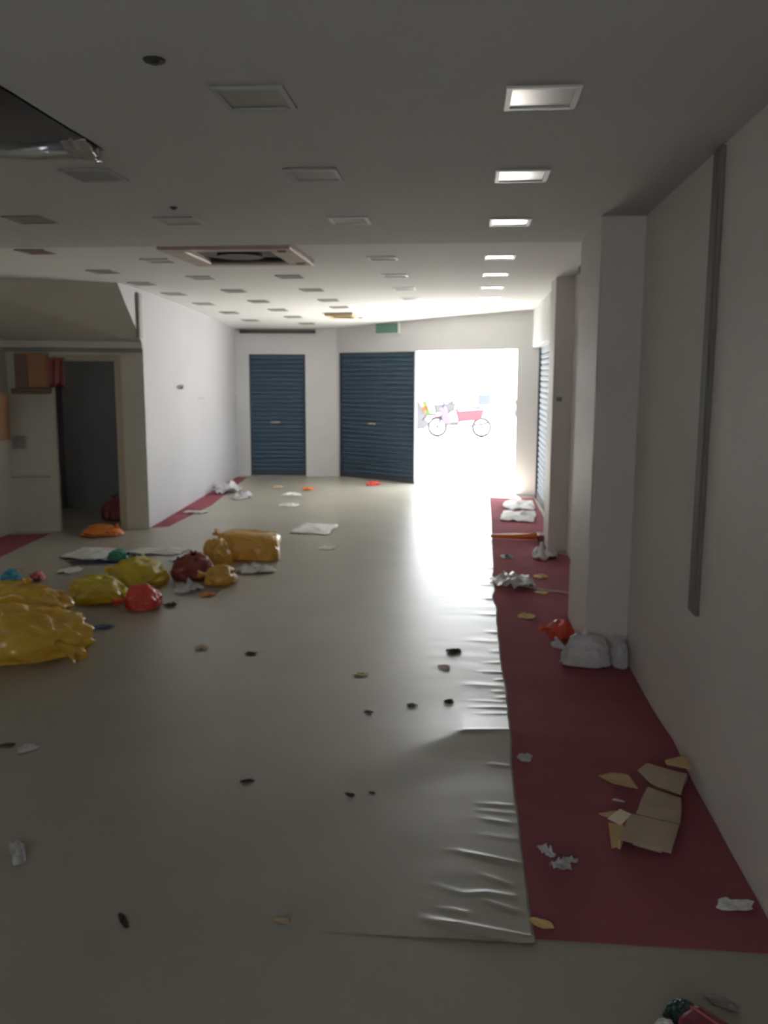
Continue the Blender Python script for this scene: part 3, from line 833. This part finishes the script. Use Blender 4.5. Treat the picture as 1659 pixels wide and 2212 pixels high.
# middle floor
mid = [
    ('tan scrap of card on the floor right of the front yellow bags', 'tan', -1.613, 5.06, 0.085, 0.13, 0.02, 0.0),
    ('dark leaf-like scrap on the floor left of centre', 'black', -1.28, 4.99, 0.08, 0.07, 0.012, -0.4),
    ('cream crumpled scrap in the middle of the open floor', 'cream', -0.583, 4.69, 0.11, 0.09, 0.014, -0.2),
    ('black scrap on the shiny floor closest to the carpet edge', 'black', -0.07, 5.15, 0.10, 0.14, 0.018, -0.5),
    ('pinkish white scrap just before the black scrap near the carpet', 'pink_paper', -0.118, 4.86, 0.08, 0.10, 0.010, 0.2),
    ('small black square-cut scrap on the shiny floor before the hump', 'black', -0.081, 4.31, 0.065, 0.08, 0.014, -0.6),
    ('small grey-black scrap left of the square-cut one', 'brown_scrap', -0.263, 4.24, 0.065, 0.06, 0.010, -0.6),
    ('thin dark scrap in the floor centre before the shiny patch', 'brown_scrap', -0.468, 4.13, 0.06, 0.04, 0.008, -0.3),
    ('long dark scrap on the dim floor left of centre', 'black', -0.88, 3.32, 0.075, 0.035, 0.012, 0.5),
    ('dark oval scrap on the dim floor beside a fainter one', 'black', -0.443, 3.24, 0.05, 0.03, 0.010, -0.5),
    ('faint dark speck right of the dark oval scrap', 'brown_scrap', -0.359, 3.265, 0.035, 0.022, 0.007, -0.4),
    ('black scrap at the left photo edge on the dim near floor', 'black', -2.04, 3.567, 0.085, 0.05, 0.014, 0.2),
    ('dark brown stick-like scrap on the near floor at lower left', 'brown_scrap', -1.026, 2.385, 0.10, 0.028, 0.014, -1.0),
    ('faint grey scrap low in the photo left of the sheet fold', 'tan', -0.545, 2.425, 0.07, 0.03, 0.006, -0.2),
]
for i, (lb, mm, x, y, w, d, h, rz) in enumerate(mid):
    scrap('floor_scrap', lb, 'scrap', x, y, w * 0.85, d * 0.85, h * 0.8, M[mm], 140 + i, rz, group='small scraps on the open floor')
scrap('plastic_scrap', 'small white plastic shred beside the black scrap at the left edge', 'scrap', -1.925, 3.54, 0.07, 0.10, 0.02, M['film'], 160, -0.6)
scrap('plastic_scrap', 'torn white plastic shred on the near floor at the left edge', 'scrap', -1.535, 2.705, 0.055, 0.18, 0.03, M['film'], 161, 0.55, dense=True)

# things on the right carpet
t = empty('broom', (0.578, 8.95, fz(0.5, 8.95)), 'orange broom lying across the red carpet by the second pilaster', 'broom', rz=-0.02)
MB().tube([(-0.34, 0, 0.035), (0.02, 0.0, 0.04), (0.14, 0, 0.045)], [0.02, 0.032, 0.036], 10).build('handle', M['orange'], t, smooth=True)
bevel(MB().box(0.13, 0.2, -0.11, 0.09, 0.005, 0.075).build('broom_head', M['maroon'], t), 0.01)
for k in range(9):
    y = -0.10 + k * 0.021
    MB().tube([(0.2, y, 0.04), (0.25, y + 0.004, 0.035)], [0.013, 0.009], 6).build('bristle_tuft', M['seat'], t)
scrap('plastic_wrap', 'white plastic bag heap on the carpet right in front of the orange broom', 'plastic wrap', 0.715, 8.12, 0.24, 0.42, 0.12, M['film'], 170, dense=True)
scrap('plastic_scrap', 'dark scrap on the far carpet left of the white plastic heap', 'scrap', 0.37, 8.08, 0.13, 0.18, 0.025, M['black'], 171)
scrap('plastic_wrap', 'crumpled white film on the carpet at the sheet edge, middle distance', 'plastic wrap', 0.372, 6.98, 0.27, 0.5, 0.10, M['film'], 172, 0.2, dense=True)
scrap('paper_scrap', 'yellow scrap on the carpet to the right of the crumpled white film', 'scrap', 0.615, 7.27, 0.12, 0.12, 0.02, M['yellow_scrap'], 173, spikes=0.2)
scrap('paper_scrap', 'yellow scrap on the carpet touching the white string', 'scrap', 0.575, 6.72, 0.11, 0.09, 0.014, M['yellow_scrap'], 174, spikes=0.2)
scrap('paper_scrap', 'yellow scrap alone in the middle of the red carpet', 'scrap', 0.42, 6.01, 0.13, 0.13, 0.022, M['yellow_scrap'], 175, spikes=0.2)
sp = []
for k in range(14):
    u = k / 13; x = 0.37 + 0.44 * u; y = 6.95 - 0.27 * u + 0.02 * math.sin(u * 9)
    sp.append((x, y, fz(x, y) + 0.005))
tag(MB().tube(sp, 0.0045, 6).build('string', M['paper'], smooth=True), 'thin white string lying across the red carpet', 'string')
scrap('paper_sheet', 'larger pale sheet on the red carpet close to the open entrance', 'paper', 0.66, 11.45, 0.40, 0.75, 0.05, M['paper'], 176, dense=True, spikes=0.15, square=1.0)
scrap('paper_sheet', 'pale sheet on the red carpet, second from the open entrance', 'paper', 0.60, 10.5, 0.42, 0.75, 0.05, M['paper'], 177, dense=True, spikes=0.15, square=1.0)
scrap('plastic_scrap', 'faint clear shred on the carpet just before the floor hump', 'scrap', 0.268, 3.66, 0.065, 0.08, 0.015, M['film'], 178)
scrap('plastic_scrap', 'tiny white sliver on the carpet left of the flattened carton', 'scrap', 0.607, 3.32, 0.05, 0.012, 0.006, M['film'], 179, -0.4)
scrap('paper_scrap', 'yellow corner scrap under the near end of the vinyl sheet', 'scrap', 0.245, 2.49, 0.075, 0.045, 0.012, M['yellow_scrap'], 180, -0.6, spikes=0.2)
scrap('paper_scrap', 'white paper scrap on the carpet near end by the right wall', 'scrap', 0.86, 2.65, 0.11, 0.06, 0.014, M['paper'], 181, 0.1, spikes=0.15, square=1.0)
t = empty('torn_plastic', (0.325, 2.86, fz(0.325, 2.86)), 'torn shreds of white plastic on the near carpet beside the sheet edge', 'plastic scrap')
def shred(dx, dy, w, d, rz, seed):
    o = scrap('shred', '', '', 0, 0, w, d, 0.03, M['film'], seed, rz, dense=True, spikes=0.3)
    for k in ('label', 'category'): del o[k]
    o.parent = t; o.location = (dx, dy, 0.002)
shred(-0.03, 0.04, 0.085, 0.035, -0.9, 182); shred(0.012, -0.045, 0.08, 0.05, -0.2, 183); shred(0.04, -0.012, 0.06, 0.02, 0.15, 184)

# flattened carton: panels of corrugated board
def prism(pts, zs, th, name, m_, parent, base):
    lo = [(p[0] - base[0], p[1] - base[1], z - base[2]) for p, z in zip(pts, zs)]
    ar = sum(lo[i][0] * lo[(i + 1) % len(lo)][1] - lo[(i + 1) % len(lo)][0] * lo[i][1] for i in range(len(lo)))
    if ar < 0: lo = lo[::-1]
    n = len(lo); b = MB()
    b.v = lo + [(x, y, z + th) for x, y, z in lo]
    b.f = [tuple(range(n))[::-1], tuple(range(n, 2 * n))] + [(i, (i + 1) % n, n + (i + 1) % n, n + i) for i in range(n)]
    return bevel(b.build(name, m_, parent), 0.0012, 1)
def board(pts, z0s, th, name, m_, parent, base):
    lo = [(p[0] - base[0], p[1] - base[1], z - base[2]) for p, z in zip(pts, z0s)]
    hi = [(a, c, z + th) for a, c, z in lo]
    a = Vector(lo[1]) - Vector(lo[0]); c = Vector(lo[2]) - Vector(lo[0])
    if a.cross(c).z < 0: lo = lo[::-1]; hi = hi[::-1]
    return bevel(MB().hexa(lo, hi).build(name, m_, parent), 0.0012, 1)
B0 = (0.72, 3.15, fz(0.72, 3.15))
t = empty('flattened_carton', B0, 'flattened brown cardboard carton lying on the near carpet by the right wall', 'carton')
z = B0[2]
board([(0.557, 2.957), (0.713, 2.88), (0.788, 3.088), (0.621, 3.158)], [z+.034, z+.036, z+.030, z+.030], .005, 'carton_panel', M['card'], t, B0)
board([(0.648, 3.166), (0.795, 3.102), (0.822, 3.205), (0.692, 3.285)], [z+.026, z+.026, z+.034, z+.034], .005, 'carton_panel', M['card'], t, B0)
board([(0.694, 3.289), (0.824, 3.209), (0.845, 3.312), (0.735, 3.395)], [z+.034, z+.034, z+.026, z+.026], .005, 'carton_panel', M['card'], t, B0)
prism([(0.712, 3.493), (0.758, 3.541), (0.897, 3.448), (0.848, 3.325), (0.749, 3.41)], [z+.05, z+.062, z+.06, z+.034, z+.036], .005, 'carton_flap', M['card'], t, B0)
prism([(0.842, 3.59), (0.928, 3.605), (0.925, 3.472), (0.835, 3.525)], [z+.055, z+.075, z+.075, z+.068], .005, 'carton_flap', M['card_light'], t, B0)
board([(0.545, 2.955), (0.60, 3.085), (0.607, 3.085), (0.556, 2.950)], [z+.002, z+.002, z+.002, z+.002], .034, 'carton_side', M['card_light'], t, B0)
board([(0.508, 3.165), (0.572, 3.165), (0.605, 3.145), (0.575, 3.075)], [z+.02, z+.035, z+.045, z+.04], .004, 'torn_flap', M['card_light'], t, B0)
o = board([(0.530, 3.085), (0.572, 3.045), (0.622, 3.118), (0.585, 3.15)], [z+.045, z+.042, z+.05, z+.052], .003, 'white_liner', M['cream'], t, B0)
o['label'] = 'pale cream torn liner'
board([(0.524, 2.94), (0.560, 2.955), (0.585, 3.055), (0.532, 3.075)], [z+.008, z+.012, z+.036, z+.034], .004, 'torn_flap', M['card_light'], t, B0)
board([(0.605, 2.985), (0.695, 2.94), (0.755, 3.08), (0.64, 3.13)], [z+.002]*4, .024, 'under_fold', M['card'], t, B0)
board([(0.67, 3.18), (0.785, 3.125), (0.83, 3.31), (0.74, 3.37)], [z+.002]*4, .02, 'under_fold', M['card'], t, B0)
board([(0.77, 3.44), (0.85, 3.39), (0.92, 3.52), (0.86, 3.55)], [z+.002]*4, .034, 'under_fold', M['card'], t, B0)
B1_ = (0.62, 3.50, fz(0.62, 3.5))
t = empty('cardboard_strip', B1_, 'pale cardboard strip lying beyond the flattened carton', 'cardboard')
pts = [(0.561, 3.526), (0.608, 3.46), (0.703, 3.423), (0.682, 3.511)]
board(pts, [B1_[2] + .004, B1_[2] + .006, B1_[2] + .004, B1_[2] + .016], .006, 'strip_board', M['card_light'], t, B1_)
board([(0.572, 3.528), (0.684, 3.513), (0.668, 3.54), (0.62, 3.555)], [B1_[2] + .006, B1_[2] + .016, B1_[2] + .010, B1_[2] + .006], .004, 'strip_fold', M['card_light'], t, B1_)

# wrapped package in the lower right corner and the white ball beside it
t = empty('wrapped_package', (0.628, 2.095, fz(0.63, 2.09)), 'glossy maroon wrapped package in the lower right corner of the photo', 'package', rz=-0.85)
bevel(MB().box(-0.05, 0.09, -0.06, 0.035, 0.0, 0.04).build('wrapped_body', M['wrapper'], t), 0.018, 3)
b = blob(0.028, 0.04, 0.027, 191, fold=0.25, freq=3); k = b.build('green_end', M['wrap_green'], t, smooth=True); k.location = (-0.07, -0.01, 0.0)
k['label'] = 'dark green crumpled end'
MB().box(-0.045, 0.085, -0.004, 0.001, 0.0395, 0.043).build('highlight_strip', M['pink'], t)  # pink strip painted on as the wrapper's highlight line
bag('paper_ball', 'crumpled white paper ball at the bottom photo edge left of the maroon package', 0.52, 2.06, 0.026, 0.028, 0.028, M['paper'], 193, 0,
    [(0.0, 0.0, 0.03, 0.5, 0.3, 1, 0.015, 0.014)], cat='paper', group=None, fold=0.3)
scrap('plastic_wrap', 'thin clear film lying behind the maroon package', 'plastic wrap', 0.70, 2.20, 0.10, 0.04, 0.012, M['bezel_dark'], 194, -0.6)

# ================================================================ OUTSIDE
def wheel(x, z, r, w, parent, y=0.0):
    b = MB(); n = 24
    rows = []
    for i in range(n + 1):
        g = 2 * math.pi * i / n
        rows.append([(x + math.cos(g) * rr, y + yy, z + math.sin(g) * rr) for rr, yy in ((r*.7, -w/2), (r*.95, -w/2), (r, -w/4), (r, w/4), (r*.95, w/2), (r*.7, w/2), (r*.7, -w/2))])
    o = b.grid(rows).build('wheel', M['rubber'], parent, smooth=True)
    h = MB()
    for k in range(6):
        g = math.pi * k / 3
        h.tube([(x, y, z), (x + math.cos(g) * r * .72, y, z + math.sin(g) * r * .72)], 0.015, 6)
    h.tube([(x, y - w * .4, z), (x, y + w * .4, z)], 0.05, 10)
    h.build('rim', M['steel'], o)
def motorcycle(label, x, y, rz, body, tank, topbox):
    t = empty('motorcycle', (x, y, -0.02), label, 'motorcycle', 'motorcycles parked outside', rz)
    wheel(-0.62, 0.29, 0.29, 0.10, t); wheel(0.62, 0.29, 0.29, 0.10, t)
    bevel(MB().hexa([(-0.05, -.12, .42), (.62, -.1, .5), (.62, .1, .5), (-0.05, .12, .42)], [(-0.1, -.14, .74), (.7, -.12, .8), (.7, .12, .8), (-0.1, .14, .74)]).build('body_panel', M[body], t), 0.04, 3)
    bevel(MB().hexa([(-.45, -.14, .40), (-.22, -.14, .36), (-.22, .14, .36), (-.45, .14, .40)], [(-.55, -.17, .80), (-.40, -.17, .86), (-.40, .17, .86), (-.55, .17, .80)]).build('leg_shield', M[tank], t), 0.03, 3)
    bevel(MB().box(-.4, -.02, -.1, .1, .33, .45).build('engine', M['steel'], t), 0.03, 2)
    bevel(MB().hexa([(-.12, -.12, .76), (.6, -.12, .80), (.6, .12, .80), (-.12, .12, .76)], [(-.1, -.1, .83), (.58, -.12, .89), (.58, .12, .89), (-.1, .1, .83)]).build('seat', M['seat'], t), 0.02, 2)
    MB().tube([(-.62, 0, .3), (-.5, 0, .7), (-.44, 0, 1.0)], 0.03, 8).build('fork', M['steel'], t)
    MB().tube([(-.36, -.33, 1.04), (-.44, -.2, 1.0), (-.46, 0, 0.98), (-.44, .2, 1.0), (-.36, .33, 1.04)], 0.018, 8).build('handlebar', M['rubber'], t)
    for s_ in (-1, 1):
        MB().tube([(-.43, s_ * .25, 1.0), (-.41, s_ * .28, 1.14)], 0.008, 6).build('mirror_stem', M['steel'], t)
        MB().box(-.42, -.40, s_ * .28 - .05, s_ * .28 + .05, 1.12, 1.2).build('mirror', M['rubber'], t)
    MB().tube([(.1, -.14, .3), (.8, -.16, .42)], 0.04, 8).build('exhaust', M['steel'], t)
    bevel(MB().hexa([(-.9, -.06, .5), (-.4, -.06, .62), (-.4, .06, .62), (-.9, .06, .5)], [(-.9, -.06, .54), (-.4, -.06, .66), (-.4, .06, .66), (-.9, .06, .54)]).build('mudguard', M[body], t), 0.01)
    if topbox:
        bevel(MB().box(.5, .86, -.2, .2, .9, 1.22).build('top_box', M[topbox], t), 0.04, 3)
    return t
motorcycle('red and lilac motorcycle with a blue top box parked outside the open entrance', -0.28, 24.9, -0.04, 'car_red', 'lilac', 'box_blue')
motorcycle('grey and lime motorcycle parked left in front of the red one outside', -1.15, 31.0, 0.3, 'steel', 'lime', None)
def car(label, x, y, rz, paint, hatch):
    t = empty('car', (x, y, -0.02), label, 'car', 'cars outside the entrance', rz)
    prof = [(-2.0, .35), (-2.05, .7), (-1.9, .92), (-1.0, 1.0), (-.5, 1.42), (1.0, 1.46), (1.75, 1.02), (2.0, .95), (2.05, .45), (1.95, .3)] if not hatch else \
           [(-2.0, .35), (-2.05, .75), (-1.95, 1.0), (-1.75, 1.36), (-.2, 1.44), (.5, 1.4), (1.1, .98), (1.9, .85), (2.05, .5), (1.95, .3)]
    b = MB(); n = len(prof)
    for yy in (-0.8, 0.8): b.v += [(px, yy * (0.85 if pz > 1.2 else 1), pz) for px, pz in prof]
    b.f = [tuple(range(n))[::-1], tuple(range(n, 2 * n))] + [(i, (i + 1) % n, n + (i + 1) % n, n + i) for i in range(n)]
    bevel(b.build('car_body', M[paint], t), 0.06, 3)
    for px in (-1.25, 1.25):
        for py in (-0.74, 0.74): wheel(px, 0.31, 0.31, 0.2, t, py)
    MB().hexa([(-1.5, -.815, .98), (.85, -.815, .98), (.85, -.79, .98), (-1.5, -.79, .98)], [(-1.4, -.71, 1.32), (.42, -.71, 1.32), (.42, -.69, 1.32), (-1.4, -.69, 1.32)]).build('side_window', M['glass'], t)
    for py in (-0.7, 0.55):
        MB().box(-2.07, -1.98, py, py + .16, .74, .92).build('tail_light', M['tail'], t)
        MB().box(1.97, 2.06, py, py + .16, .58, .72).build('head_light', M['white_plastic'], t)
    bevel(MB().box(-2.1, -1.95, -.8, .8, .36, .6).build('bumper', M['car_grey'], t), 0.03)
    bevel(MB().box(1.95, 2.1, -.8, .8, .32, .52).build('bumper', M['car_grey'], t), 0.03)
    return t
car('grey hatchback outside, its tail just showing past the wide blue shutter', -3.22, 23.3, math.pi, 'car_grey', True)
car('red car outside, its end just showing past the right side of the entrance', 3.62, 30.5, 0.0, 'car_red', False)
scrap('litter_scrap', 'small grey scrap lying on the bright ground outside the entrance', 'scrap', 0.108, 20.2, 0.2, 0.7, 0.12, M['box_blue'], 200)
bpy.data.objects['litter_scrap'].location.z = -0.02
